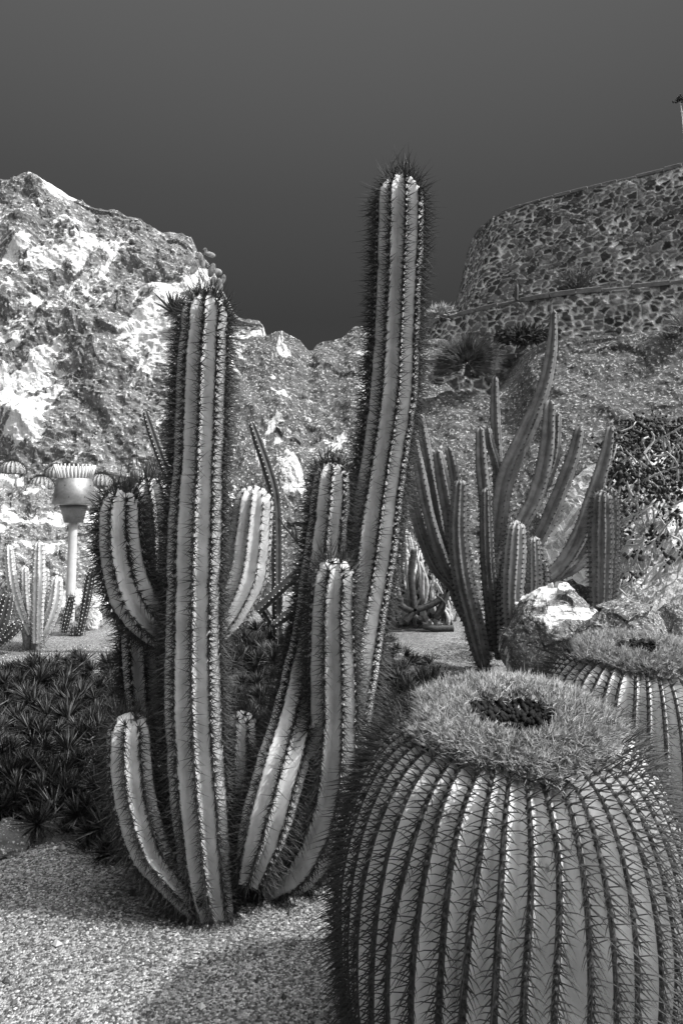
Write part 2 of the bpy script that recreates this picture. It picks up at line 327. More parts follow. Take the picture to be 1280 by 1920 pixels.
n = 900; yy = 2.0+6*RNG.random(n)**1.4; xx = (RNG.random(n)*2-1)*.56*yy; mb = MB(); sz = .006+.016*RNG.random(n)**3
V3 = np.stack([xx, yy, ground_z(xx, yy)+sz*.3], -1); blobs(mb, V3, sz[:, None]*(.6+.7*RNG.random((n, 3))))
tag(mb.build('pebbles', M['pebble'], smooth=False), 'scattered larger stones lying on the gravel', 'pebbles', kind='stuff')
n = 700; yy = 2.0+3.2*RNG.random(n)**1.2; xx = (RNG.random(n)*2-1)*.5*yy-.15; mb = MB(); a = RNG.random(n)*6.28
spines_mesh(mb, np.stack([xx, yy, ground_z(xx, yy)+.009], -1), np.stack([np.cos(a), np.sin(a), RNG.normal(.05, .12, n)], -1), .02+.05*RNG.random(n)**2, .0016)
tag(mb.build('litter', M['spine_grey'], smooth=False), 'fallen spines and dry bits scattered over the gravel', 'litter', kind='stuff')

# ------------------------------------------------------------------ cliffs and slopes
def cliff(name, label, ridge, base, nu, nv, amp, fscale, material, back=(6, -1), seed=0, bulge=0.0, ridge_rough=.25, squash=(1, 1, 1)):
    """ridge: (px,py,Y) along the top; base: (Y, z) of the foot. A thick rock face with a back slope"""
    R = np.array([P(*r) for r in ridge]); Rt, _ = spline(R, nu)
    nb = 14; v = np.linspace(0, 1, nv)[:, None, None]
    bx = Rt[:, 0]*(base[0]/Rt[:, 1]); Bt = np.stack([bx, np.full(nu, base[0]), np.full(nu, base[1])], -1)
    V = Bt[None]*(1-v)+Rt[None]*v
    V[..., 1] -= bulge*np.sin(np.pi*v[..., 0])
    vb = np.linspace(0, 1, nb+1)[1:, None, None]
    Bk = Rt[None]+vb*np.array([0, back[0], 0])+np.stack([0*vb[..., 0], 0*vb[..., 0], back[1]*vb[..., 0]**1.3], -1)
    V = np.concatenate([V, Bk], 0); Q = V*np.array(squash)
    w = .6*np.stack([fbm(Q*.5, 3, seed=seed+50+k) for k in range(3)], -1)
    d = amp*(.34*facet((Q+1.4*w)/fscale, seed, .8)+.12*facet((Q+w)/(fscale*.3), seed+9, .8)+.75*fbm(Q/fscale*1.3, 8, seed=seed+5, gain=.60))
    fade = np.ones(V.shape[:2]); fade[nv-3:nv+3] = .5; fade[:3] = .4
    Tn = unit(Rt.mean(0)-Bt.mean(0)); Nn = unit(np.cross(Tn, np.array([1, 0, 0]))); Nn = Nn if Nn[1] < 0 else -Nn
    V = V+(d*fade)[..., None]*Nn
    V[nv-2:, :, 2] += ridge_rough*(fbm(np.stack([Rt[:, 0]*1.7, Rt[:, 1], Rt[:, 0]*0], -1), 5, seed=seed+3, gain=.6)*.5)[None]
    mb = MB(); mb.add(V.reshape(-1, 3), grid_faces(nv+nb, nu)); o = mb.build(name, material, smooth=False)
    return tag(o, label, 'rock', kind='structure')
cliff('cliff', 'tall rough cliff with inverted shade painted as pale patches, its ridge falling to the right',
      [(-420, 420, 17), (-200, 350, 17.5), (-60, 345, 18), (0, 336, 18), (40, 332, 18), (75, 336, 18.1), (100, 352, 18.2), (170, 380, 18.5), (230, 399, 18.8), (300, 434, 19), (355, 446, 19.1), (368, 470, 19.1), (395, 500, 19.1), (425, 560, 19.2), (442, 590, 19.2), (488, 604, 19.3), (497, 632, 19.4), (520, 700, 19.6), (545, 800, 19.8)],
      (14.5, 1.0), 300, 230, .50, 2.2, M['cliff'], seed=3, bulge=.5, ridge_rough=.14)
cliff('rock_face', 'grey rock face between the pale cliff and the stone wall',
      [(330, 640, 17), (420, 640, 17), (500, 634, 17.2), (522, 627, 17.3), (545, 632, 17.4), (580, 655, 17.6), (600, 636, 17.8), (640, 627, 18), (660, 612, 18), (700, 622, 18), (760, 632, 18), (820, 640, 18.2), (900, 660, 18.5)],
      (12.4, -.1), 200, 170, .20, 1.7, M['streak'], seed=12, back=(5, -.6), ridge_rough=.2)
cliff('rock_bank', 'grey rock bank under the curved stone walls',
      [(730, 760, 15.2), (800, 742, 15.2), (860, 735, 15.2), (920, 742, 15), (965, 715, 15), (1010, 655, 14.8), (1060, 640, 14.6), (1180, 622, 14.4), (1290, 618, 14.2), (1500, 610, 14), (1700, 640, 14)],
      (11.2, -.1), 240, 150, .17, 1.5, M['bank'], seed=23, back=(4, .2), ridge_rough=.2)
cliff('rock_slope', 'broken grey rocks, partly painted pale as inverted shade, of the terrace below the cliff',
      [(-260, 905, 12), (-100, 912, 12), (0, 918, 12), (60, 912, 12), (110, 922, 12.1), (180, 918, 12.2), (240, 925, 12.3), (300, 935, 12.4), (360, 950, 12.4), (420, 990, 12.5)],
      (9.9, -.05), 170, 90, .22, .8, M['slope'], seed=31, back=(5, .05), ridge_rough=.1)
cliff('rock_slope', 'rock slope painted pale as inverted shade below the leafy succulent shrub',
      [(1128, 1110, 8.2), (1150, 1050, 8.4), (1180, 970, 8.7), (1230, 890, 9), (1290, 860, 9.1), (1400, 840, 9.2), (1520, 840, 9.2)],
      (6.6, -.02), 110, 70, .14, .7, M['shade_pale_rock'], seed=41, back=(3, .2), ridge_rough=.1)

# ------------------------------------------------------------------ stone walls
def wall(name, label, top, zb, material, batter=.2, capw=.35, caph=.12, cap_len=.75, seed=0, res=.03):
    """top: list of (X,Y) in plan with one top height; runs as a thick battered wall with a row of cap stones"""
    zt = top[0][2]; T2, L = spline(np.array([(a, b, 0) for a, b, _ in top]), 900); T2[:, 2] = 0
    L = np.linalg.norm(np.diff(T2, axis=0), axis=1).sum(); nc = int(L/res); T2, _ = spline(T2[::9], nc); T2[:, 2] = 0
    tan = unit(np.gradient(T2, axis=0)); nor = np.cross(tan, np.array([0, 0, 1.])); mid = nc//3
    if nor[mid, 1] > 0: nor = -nor
    nh = int((zt-zb)/res); hs = np.linspace(0, 1, nh); s = np.linspace(0, L, nc)
    V = T2[None]+nor[None]*(batter*(1-hs))[:, None, None]; V = V.copy(); V[..., 2] = (zb+(zt-zb)*hs)[:, None]
    U2, V2 = np.meshgrid(s, hs*(zt-zb)); tone, gap, t2 = rubble(U2, V2, seed)
    jw = .012+.020*(fbm(np.stack([U2*1.3, V2*1.3, U2*0], -1), 3, seed=seed+3)+.3); stone = np.clip((gap-jw)/.016, 0, 1)
    wob = .05*fbm(V*.9, 4, seed=seed)+stone**.6*(.035+.07*t2)+.015*fbm(V*9, 3, seed=seed+8); V = V+nor[None]*wob[..., None]
    col = stone*(.04+.17*tone**1.4)+(1-stone)*.9
    back = T2-nor*.6; bt = back.copy(); bt[:, 2] = zt; bb = back.copy(); bb[:, 2] = zb
    V = np.concatenate([V, bt[None], bb[None]], 0); col = np.concatenate([col, col[-1:]*0+.2, col[-1:]*0+.2], 0)
    base = thing(name, label, 'wall', (T2[nc//2, 0], T2[nc//2, 1], zb))
    off = np.array(base.location); nr = V.shape[0]
    me = new_mesh('stonework', V.reshape(-1, 3)-off, [grid_faces(nr, nc)], True)
    at = me.attributes.new('stone_tone', 'FLOAT', 'POINT'); at.data.foreach_set('value', col.ravel().astype(np.float32))
    me.materials.append(material); o = bpy.data.objects.new('stonework', me); COL.objects.link(o); o.parent = base
    mb = MB(); d = 0.0
    while d < L-.1:
        ln = cap_len*(.7+.6*random.random()); e = min(d+ln-.03, L); k = max(2, int((e-d)/.25)+1); ss = np.linspace(d, e, k)
        c = np.stack([np.interp(ss, s, T2[:, i]) for i in range(3)], -1); nn = unit(np.stack([np.interp(ss, s, nor[:, i]) for i in range(3)], -1))
        o1 = .04+.07*random.random(); h = caph*(.7+.6*random.random())
        sec = [(o1, zt-.004), (o1, zt+h-.02), (o1-.03, zt+h), (-capw, zt+h), (-capw, zt-.004)]
        Vc = np.stack([c+nn*q for q, _ in sec], 1); Vc[..., 2] = np.array([z for _, z in sec])[None]
        m_ = len(sec); mb.add(Vc.reshape(-1, 3), grid_faces(k, m_, True), np.arange(m_)[None, ::-1], np.arange(m_)[None]+(k-1)*m_); d += ln
    mb.build('coping', M['cap'], base, smooth=False); return base
wall('stone_wall', 'large curved rubble stone wall highest against the sky', [(16, 15.5, 11.7), (12.6, 18.2, 11.7), (10, 20, 11.7), (7.43, 21.6, 11.7), (6, 22.6, 11.7), (5.3, 23.5, 11.7), (4.95, 25.3, 11.7), (5.3, 28, 11.7), (6.5, 31, 11.7)], 6.4, M['wall'], batter=1.3, capw=.3, caph=.10, cap_len=.6, seed=2)
wall('stone_wall', 'lower terrace wall of rubble stone below the large curved wall', [(14, 13.8, 7.55), (11.5, 15.9, 7.55), (8.9, 17.8, 7.55), (6.15, 18.8, 7.55), (4.9, 19.6, 7.55), (3.6, 20.8, 7.55), (2.75, 22, 7.55), (2.2, 24, 7.55), (2.2, 27, 7.55)], 3.2, M['wall'], batter=.5, seed=6)
wall('stone_wall', 'short low rubble wall behind the round fan shrub', [(6.4, 15.75, 5.35), (4.6, 16.6, 5.35), (3.4, 17.0, 5.35), (2.1, 17.3, 5.35), (1.2, 18.2, 5.35)], 3.0, M['wall'], batter=.3, seed=8)
mb = MB(); pts = [(16, 15.5), (8.9, 18.1), (6.15, 19.1), (4.9, 19.9), (3.6, 21.1), (2.8, 22.3), (2.4, 26), (2.4, 34), (20, 34), (20, 15)]
cen = np.mean(pts, 0); Vt = np.array([(x, y, 7.3) for x, y in pts]+[(cen[0], cen[1], 7.3)]); k = len(pts)
mb.add(Vt, np.array([(i, (i+1) % k, k) for i in range(k)])); tag(mb.build('terrace_ground', M['gravel']), 'gravel terrace between the two high stone walls', 'terrace', kind='structure')

# ------------------------------------------------------------------ columnar cactus stems
def stem(parent, pts, radii, ribs=10, depth=.30, step=.013, per=8, areole=.03, spines=6, slen=.03, srad=.0013, skin='skin', spine_mat='spine', phase=.0,
         wool=.006, wool_mat='areole', short=0, tuft=18, smin=0.0, name='stem', crest=True, sharp=1.15, droop=.15):
    pts = [np.asarray(p, float) for p in pts]
    Q0, L = spline(np.hstack([np.array(pts), np.asarray(radii, float)[:, None]]), 60)
    seg = np.linalg.norm(np.diff(Q0[:, :3], axis=0), axis=1); L = seg.sum(); n = max(12, int(L/step)); Q, _ = spline(Q0, n)
    C, R = Q[:, :3], Q[:, 3].copy(); s = np.linspace(0, L, n); T, N, B = frames(C)
    R *= 1+.03*vnoise(np.stack([s*14, s*0+phase*5, s*0+pts[0][0]*3], -1), 5)+.045*vnoise(np.stack([s*5, s*0+phase*9, s*0+pts[0][0]*7], -1), 3)
    for q in np.arange(.25*random.random(), L, .34):
        q += random.uniform(-.1, .1); R *= 1-random.uniform(.02, .06)*np.exp(-((s-q)/.022)**2)
    Rt = R[-1]*1.15; d = np.clip((s-(L-Rt))/Rt, 0, 1); R *= np.sqrt(np.maximum(1-d**2.2, .0004))
    m = ribs*per; u = np.arange(m)/m; ph = u*2*np.pi+phase; t = (u*ribs) % 1; x = np.abs(t-.5)*2      # 1 at a crest
    prof = np.where(x > .88, 1.0, (x/.88)**sharp); prof = (1-depth)+depth*prof
    rr = R[:, None]*prof[None]
    bump = 1+.022*np.cos(2*np.pi*s/areole)[:, None]*(x > .5)[None]; rr = rr*bump
    rr = rr*(1+.02*vnoise(np.stack([np.broadcast_to(s[:, None]*9, rr.shape), np.broadcast_to(np.floor(u*ribs+.5)[None] % ribs*3.3, rr.shape), np.full(rr.shape, pts[0][0])], -1), 8))
    dirs = np.cos(ph)[None, :, None]*N[:, None]+np.sin(ph)[None, :, None]*B[:, None]
    V = (C[:, None]+rr[..., None]*dirs).reshape(-1, 3); V = np.vstack([V, C[-1:]+T[-1:]*.002]); c = np.arange(m)
    mb = MB(); mb.add(V, grid_faces(n, m, True), np.stack([np.full(m, n*m), (n-1)*m+c, (n-1)*m+(c+1) % m], 1))
    body = mb.build(name, M[skin], parent)
    # areoles, spines along every crest
    O, D, Ln, Rd, AO, SH = [], [], [], [], [], []
    for r in range(ribs):
        ang = r/ribs*2*np.pi+phase; sa = np.arange(areole*(.3+.6*random.random()), L-.004, areole); sa = sa[sa > smin]; sa = sa+RNG.normal(0, areole*.08, len(sa))
        if len(sa) == 0: continue
        ip = lambda A: np.stack([np.interp(sa, s, A[:, i]) for i in range(3)], -1)
        c_, n_, b_, t_ = ip(C), unit(ip(N)), unit(ip(B)), unit(ip(T)); r_ = np.interp(sa, s, R)
        out = np.cos(ang)*n_+np.sin(ang)*b_; dom = np.interp(sa, s, d)[:, None]; outd = unit(out*(1-.8*dom)+t_*dom)
        side = np.cross(t_, out); p = c_+out*r_[:, None]*.995; AO.append(p); SH.append((p, outd, side, t_))
        for k in range(spines):
            be = (k+RNG.random(len(sa))*.9)/spines*2*np.pi; sp = (.35+.9*RNG.random(len(sa))) if k else .15*RNG.random(len(sa))
            dv = outd+(sp*np.sin(be))[:, None]*side+(sp*np.cos(be)-droop)[:, None]*t_
            O.append(p); D.append(dv); Ln.append(slen*(.45+.75*RNG.random(len(sa)))*(1.25 if k == 0 else 1)); Rd.append(np.full(len(sa), srad))
    for p_, o_, sd_, t_ in SH:
        for k in range(short):
            be = RNG.random(len(p_))*6.283; dv = o_*.45+np.sin(be)[:, None]*sd_+np.cos(be)[:, None]*t_
            O.append(p_+t_*RNG.normal(0, areole*.28, len(p_))[:, None]); D.append(dv); Ln.append(slen*(.16+.20*RNG.random(len(p_)))); Rd.append(np.full(len(p_), srad*.95))
    if tuft:
        k = tuft; dv = T[-1][None]+.75*RNG.normal(0, .5, (k, 3)); base = C[-1][None]-T[-1]*.01+RNG.normal(0, 1, (k, 3))*R[max(0, n-4)]*.35
        O.append(base); D.append(dv); Ln.append(slen*(.8+.9*RNG.random(k))); Rd.append(np.full(k, srad))
    if O and spines:
        mb = MB(); spines_mesh(mb, np.concatenate(O), np.concatenate(D), np.concatenate(Ln), np.concatenate(Rd))
        tag(mb.build('spines', M[spine_mat], body, smooth=False), kind='stuff')
    if AO and wool:
        mb = MB(); A = np.concatenate(AO); blobs(mb, A, wool*(.75+.5*RNG.random(len(A)))); tag(mb.build('areoles', M[wool_mat], body), kind='stuff')
    return body
def pix(lst, Y, Y2=None):
    """centre line and half widths from (px,py,width_px[,dY]) rows"""
    out, rad = [], []
    for i, q in enumerate(lst):
        y = Y+(q[3] if len(q) > 3 else 0); out.append(P(q[0], q[1], y)); rad.append(q[2]/2*y/F)
    return out, rad

NEAR = dict(ribs=10, depth=.36, step=.011, per=8, areole=.027, spines=9, slen=.076, srad=.0028, wool=.0042, short=9)
# --- left clump
Yt = 2.72
t = thing('columnar_cactus', 'large spiny columnar cactus with upcurving arms beside the leafy dark mat', 'cactus', G(400, 1712))
p, r = pix([(404, 1722, 74), (388, 1640, 96), (374, 1500, 108), (364, 1350, 108), (362, 1200, 104), (366, 1000, 102), (373, 850, 98), (378, 700, 92), (384, 600, 88), (385, 553, 84)], Yt)
stem(t, p, r, phase=.15, **NEAR, tuft=40)
p, r = pix([(372, 1705, 50), (330, 1655, 66), (282, 1590, 82), (254, 1500, 86), (244, 1420, 84), (244, 1336, 76)], Yt-.03)
stem(t, p, r, phase=.4, **dict(NEAR, ribs=9))
p, r = pix([(330, 1660, 60, .25), (300, 1500, 70, .28), (275, 1350, 72, .28), (265, 1230, 72, .28), (262, 1150, 70, .28)], Yt)
stem(t, p, r, phase=.1, **dict(NEAR, ribs=9, tuft=0))
p, r = pix([(330, 1205, 50, .12), (290, 1170, 76, .06), (252, 1120, 88), (232, 1050, 88), (226, 980, 84), (230, 918, 74)], Yt+.05)
stem(t, p, r, phase=.2, **dict(NEAR, ribs=9))
p, r = pix([(262, 1190, 60, .3), (282, 1140, 90, .3), (292, 1060, 96, .3), (290, 970, 94, .3), (278, 896, 80, .3)], Yt+.05)
stem(t, p, r, phase=.5, **dict(NEAR, ribs=11, spines=9))
p, r = pix([(385, 1200, 60, .12), (425, 1150, 78, .16), (458, 1080, 86, .18), (470, 1000, 80, .18), (478, 910, 72, .18)], Yt+.05)
stem(t, p, r, phase=.3, **dict(NEAR, ribs=11, slen=.035, srad=.0015, depth=.24))
p, r = pix([(432, 1690, 62, .1), (440, 1600, 78, .1), (448, 1480, 76, .1), (450, 1400, 70, .1), (452, 1332, 58, .1)], Yt+.05)
stem(t, p, r, phase=.2, **dict(NEAR, ribs=9))
# --- right clump with the tallest stem
Yb = 2.98
t = thing('columnar_cactus', 'tallest columnar cactus, its slender lead stem leaning up to the right beside two shorter stems', 'cactus', G(520, 1650))
p, r = pix([(510, 1655, 70), (575, 1570, 112), (624, 1440, 122), (648, 1300, 112), (668, 1180, 106, .06), (690, 1060, 102, .1), (703, 960, 98, .12), (720, 850, 96, .14), (735, 740, 92, .15), (742, 600, 90, .15), (748, 450, 92, .15), (750, 330, 84, .15)], Yb)
stem(t, p, r, phase=.15, **dict(NEAR, slen=.082), tuft=60)
p, r = pix([(468, 1650, 60, -.26), (494, 1560, 90, -.26), (527, 1440, 98, -.22), (560, 1320, 90, -.10), (590, 1180, 84, .02), (606, 1060, 80, .04), (617, 960, 74, .04), (624, 866, 64, .04)], Yb)
stem(t, p, r, phase=.35, **dict(NEAR, ribs=9))
p, r = pix([(490, 1662, 80, -.06), (558, 1605, 118, -.08), (606, 1500, 116, -.12), (622, 1360, 100, -.16), (622, 1240, 92, -.16), (622, 1140, 86, -.16), (630, 1046, 76, -.16)], Yb)
stem(t, p, r, phase=.05, **dict(NEAR, ribs=9, slen=.080))

# ------------------------------------------------------------------ barrel cacti
def barrel(center, h, rad, tilt, label, ribs=36, per=8, nr=90, sp=.052, ring=(.10, .31), detail=1.0, group='barrel cacti with woolly crowns', seed=0):
    t = thing('barrel_cactus', label, 'barrel cactus', center, group)
    ct = np.array([(.60, 0), (.86, .12), (.97, .28), (1.0, .46), (.985, .62), (.92, .76), (.82, .87), (.70, .945), (.55, .985), (.38, 1.0), (.2, .99), (.06, .955)])
    Q, _ = spline(np.hstack([ct, ct[:, :1]*0]), nr); r0, z0 = Q[:, 0]*rad, Q[:, 1]*h
    ca, sa = math.cos(tilt), math.sin(tilt)
    def place(A):
        A = np.asarray(A, float); return np.stack([A[..., 0], A[..., 1]*ca-A[..., 2]*sa, A[..., 1]*sa+A[..., 2]*ca], -1)+np.asarray(center, float)
    def turn(A): return np.stack([A[..., 0], A[..., 1]*ca-A[..., 2]*sa, A[..., 1]*sa+A[..., 2]*ca], -1)
    m = ribs*per; u = np.arange(m)/m; x = np.abs(((u*ribs) % 1)-.5)*2; prof = np.where(x > .80, 1.0, (x/.80)**1.05)
    tr = unit(np.stack([np.gradient(r0), np.gradient(z0)], -1)); nrm = np.stack([tr[:, 1], -tr[:, 0]], -1)          # outward in (r,z)
    dep = np.minimum(.15*rad, r0*2.2*math.pi/ribs*.62)
    wob = .22*2*np.pi/ribs*vnoise(np.stack([np.broadcast_to(np.linspace(0, 5, nr)[:, None], (nr, m)), np.broadcast_to(np.floor(u*ribs+.5)[None] % ribs*2.7, (nr, m)), np.full((nr, m), seed+.5)], -1), 4)
    a = u[None]*2*np.pi+wob; off = -(1-prof)[None]*dep[:, None]
    rr = r0[:, None]+off*nrm[:, :1]; zz = z0[:, None]+off*nrm[:, 1:2]
    V = place(np.stack([rr*np.sin(a), -rr*np.cos(a), zz], -1)).reshape(-1, 3)
    mb = MB(); mb.add(V, grid_faces(nr, m, True)); body = mb.build('body', M['skin_barrel'], t)
    body.data.materials.append(M['crest']); xm = (x+np.roll(x, -1))/2; body.data.polygons.foreach_set('material_index', np.tile((xm > .74).astype(np.int32), nr-1))      # felted rib edges
    # dark corky line and spines along every crest
    seg = np.concatenate([[0], np.cumsum(np.hypot(np.diff(r0), np.diff(z0)))]); Ltot = seg[-1]
    stop = np.interp(-(ring[1]*.98), -r0[nr//2:], seg[nr//2:]); step = .020/detail
    O, D, Ln, Cv, AO = [], [], [], [], []
    for k in range(ribs):
        ss = np.arange(.05+step*random.random(), stop, step); ss += RNG.normal(0, step*.1, len(ss))
        r_ = np.interp(ss, seg, r0); z_ = np.interp(ss, seg, z0); n_ = np.stack([np.interp(ss, seg, nrm[:, 0]), np.interp(ss, seg, nrm[:, 1])], -1)
        aa = k/ribs*2*np.pi+np.interp(ss, seg, wob[:, (k*per) % m]); er = np.stack([np.sin(aa), -np.cos(aa), aa*0], -1); ez = np.array([0, 0, 1.]); et = np.stack([np.cos(aa), np.sin(aa), aa*0], -1)
        p = er*r_[:, None]+ez*z_[:, None]; nn = er*n_[:, :1]+ez*n_[:, 1:]; tt = -er*n_[:, 1:]+ez*n_[:, :1]; AO.append(p)
        for j, (s_, w_, o_, l_) in enumerate([(1.0, .35, .8, 1), (-1.0, .35, .8, 1), (.9, -.45, .9, .9), (-.9, -.45, .9, .9), (0.05, -.35, 1.2, 1.25)]):
            jit = RNG.normal(0, .16, (len(ss), 3)); D.append(et*s_+tt*w_+nn*o_+jit); O.append(p+nn*.002); Ln.append(sp*l_*(.6+.85*RNG.random(len(ss)))); Cv.append(nn*.3-tt*.6)
    mb = MB(); O = np.concatenate(O); spines_mesh(mb, place(O), turn(np.concatenate(D)), np.concatenate(Ln), np.full(len(O), .0020), turn(np.concatenate(Cv)))
    tag(mb.build('spines', M['spine'], body, smooth=False), kind='stuff')
    A = np.concatenate(AO); mb = MB(); blobs(mb, place(A), .0095*(.8+.4*RNG.random(len(A)))); tag(mb.build('areoles', M['crest'], body), kind='stuff')
    # woolly crown ring of short tufts
    n = int(1700*detail); q = RNG.random(n); rc = np.sqrt(ring[0]**2+q*(ring[1]**2-ring[0]**2)); ac = RNG.random(n)*2*np.pi
    rc = rc*(1+.05*np.sin(ac*5+seed)+.03*np.sin(ac*9+1)); zc = np.interp(-rc, -r0[nr//2:], z0[nr//2:])
    base = np.stack([rc*np.sin(ac), -rc*np.cos(ac), zc+.002+.028*RNG.random(n)**1.5], -1); er = np.stack([np.sin(ac), -np.cos(ac), ac*0], -1)
    lean = (rc-ring[0])/(ring[1]-ring[0]); O, D, Ln, Rd = [], [], [], []
    for k in range(20):
        dv = er*(.35+.45*lean)[:, None]+np.array([0, 0, .75])+RNG.normal(0, .62, (n, 3)); O.append(base+RNG.normal(0, .003, (n, 3))); D.append(dv); Ln.append(.016+.022*RNG.random(n)*(.6+.8*RNG.random())); Rd.append(np.full(n, .0024))
    mb = MB(); spines_mesh(mb, place(np.concatenate(O)), turn(np.concatenate(D)), np.concatenate(Ln), np.concatenate(Rd))
    cr = mb.build('woolly_crown', M['wool'], t, smooth=False)
    # bedding of wool under the tufts, and the dark pit of new growth
    rr = np.linspace(ring[0]*1.08, ring[1]*1.01, 14); aa = np.arange(120)*2*np.pi/120
    RR = rr[:, None]*(1+.05*np.sin(aa*5+seed)+.03*np.sin(aa*9+1))[None]; ZZ = np.interp(-RR, -r0[nr//2:], z0[nr//2:])+.010
    mb = MB(); mb.add(place(np.stack([RR*np.sin(aa), -RR*np.cos(aa), ZZ], -1)).reshape(-1, 3), grid_faces(14, 120, True)); mb.build('wool_bed', M['wool'], cr)
    n = 900; rc = ring[0]*1.32*np.sqrt(RNG.random(n)); ac = RNG.random(n)*6.283
    pb = np.stack([rc*np.sin(ac), -rc*np.cos(ac), np.interp(-rc, -r0[nr//2:], z0[nr//2:])+.010*RNG.random(n)], -1); mb = MB(); blobs(mb, place(pb), .011*(.7+.5*RNG.random(n))); tag(mb.build('growing_point', M['pit'], t), kind='stuff')
    return t
barrel((.465, 2.02, -.02), 1.07, .475, math.radians(9), 'huge ribbed barrel cactus with woolly crown ring, the largest and nearest of the barrels', ribs=45, ring=(.118, .268), seed=1)
barrel((1.36, 3.22, -.02), .99, .47, math.radians(5), 'second big barrel cactus standing behind the largest one, cut by the right edge', ribs=42, ring=(.110, .285), seed=2, detail=.75)

# small barrels on the terrace
def small_barrel(px, py, w, Y, label):
    c = P(px, py-5, Y-.1); rad = w/2*Y/F; t = thing('barrel_cactus', label, 'barrel cactus', c, 'small barrel cacti on the terrace')
    ribs, per, nr = 18, 4, 22; th = np.linspace(-.25, math.pi/2, nr); r0 = rad*np.cos(th); z0 = rad*.82*(np.sin(th)+.25)
    u = np.arange(ribs*per)/(ribs*per); prof = 1-.14*(1-np.abs(((u*ribs) % 1)-.5)*2); a = u*2*np.pi
    V = np.stack([r0[:, None]*prof*np.sin(a), -r0[:, None]*prof*np.cos(a), np.broadcast_to(z0[:, None], (nr, len(u)))], -1)+c
    mb = MB(); mb.add(V.reshape(-1, 3), grid_faces(nr, len(u), True)); b = mb.build('body', M['skin_far'], t)
    O, D = [], []
    for k in range(ribs):
        aa = k/ribs*2*math.pi; tt = np.linspace(-.2, 1.45, 14); e = np.stack([np.cos(tt)*math.sin(aa), -np.cos(tt)*math.cos(aa), np.sin(tt)], -1)
        p = np.stack([rad*np.cos(tt)*math.sin(aa), -rad*np.cos(tt)*math.cos(aa), rad*.82*(np.sin(tt)+.25)], -1)+c
        for j in range(4): O.append(p); D.append(e+RNG.normal(0, .5, e.shape))
    O = np.concatenate(O); mb = MB(); spines_mesh(mb, O, np.concatenate(D), .06*(.6+.6*RNG.random(len(O))), .004); tag(mb.build('spines', M['spine'], b, smooth=False), kind='stuff')
for a_ in [(24, 893, 46, 12.6, 'small round barrel cactus on the terrace, nearest the left edge of the photo'), (78, 921, 44, 12.3, 'small barrel cactus on the terrace just left of the lamp shade'),
           (108, 900, 44, 13.0, 'small barrel cactus on the terrace half hidden by the lamp shade'), (190, 916, 44, 12.5, 'small barrel cactus on the terrace just right of the lamp shade'), (226, 934, 40, 12.3, 'small dark barrel cactus on the terrace behind the spiny upcurving arm')]:
    small_barrel(*a_)

# ------------------------------------------------------------------ garden lamp
def lathe(mb, c, prof, m=40):
    prof = np.array(prof, float); a = np.arange(m)*2*np.pi/m
    V = np.stack([prof[:, 0][:, None]*np.cos(a), prof[:, 0][:, None]*np.sin(a), np.broadcast_to(prof[:, 1][:, None], (len(prof), m))], -1)+np.array(c)
    mb.add(V.reshape(-1, 3), grid_faces(len(prof), m, True))
Yl = 9.7; lb = P(131, 1172, Yl); lb[2] = 0
t = thing('garden_lamp', 'tall metal garden lamp with a flared shade topped by a crown of thin rods', 'lamp', lb)
k = Yl/F; zt = lambda py: CAM_H-(py-HZ)*k
axis = lambda py: P(131+(1172-py)*.036, py, Yl)
mb = MB(); tube(mb, [lb, axis(1080), axis(975)], [8.5*k, 8.2*k, 7.8*k], 20, 20); mb.build('post', M['lamp_post'], t)
mb = MB(); c = axis(960); lathe(mb, (c[0], c[1], 0), [(13*k, zt(980)), (17*k, zt(980)), (22*k, zt(957)), (25*k, zt(955)), (25*k, zt(947)), (10*k, zt(946))]); mb.build('collar', M['lamp'], t)
mb = MB(); c = axis(920); lathe(mb, (c[0], c[1], 0), [(20*k, zt(945)), (39*k, zt(946)), (40*k, zt(944)), (31.5*k, zt(898)), (30*k, zt(897)), (8*k, zt(899))]); sh = mb.build('shade', M['lamp'], t)
mb = MB(); pb = []
for i in range(26):
    a = i/26*2*math.pi
    for hh in (.25, .72):
        if (i+int(hh*4)) % 3 == 0: r_ = (40-8.5*hh)*k; pb.append((c[0]+r_*math.cos(a), c[1]+r_*math.sin(a), zt(944-46*hh)))
for q in pb: mb = MB(); blobs(mb, np.array([q]), np.array([.010])); mb.build('rivet', M['twig'], sh)
c = axis(897)
for i in range(30):
    a = i/30*2*math.pi; mb = MB(); d = np.array([math.cos(a), math.sin(a), 0]); b0 = np.array([c[0], c[1], zt(899)])
    tube(mb, [b0+d*29*k, b0+d*37*k+np.array([0, 0, 27*k])], [.011, .011], 2, 6); mb.build('rod', M['lamp_post'], t)

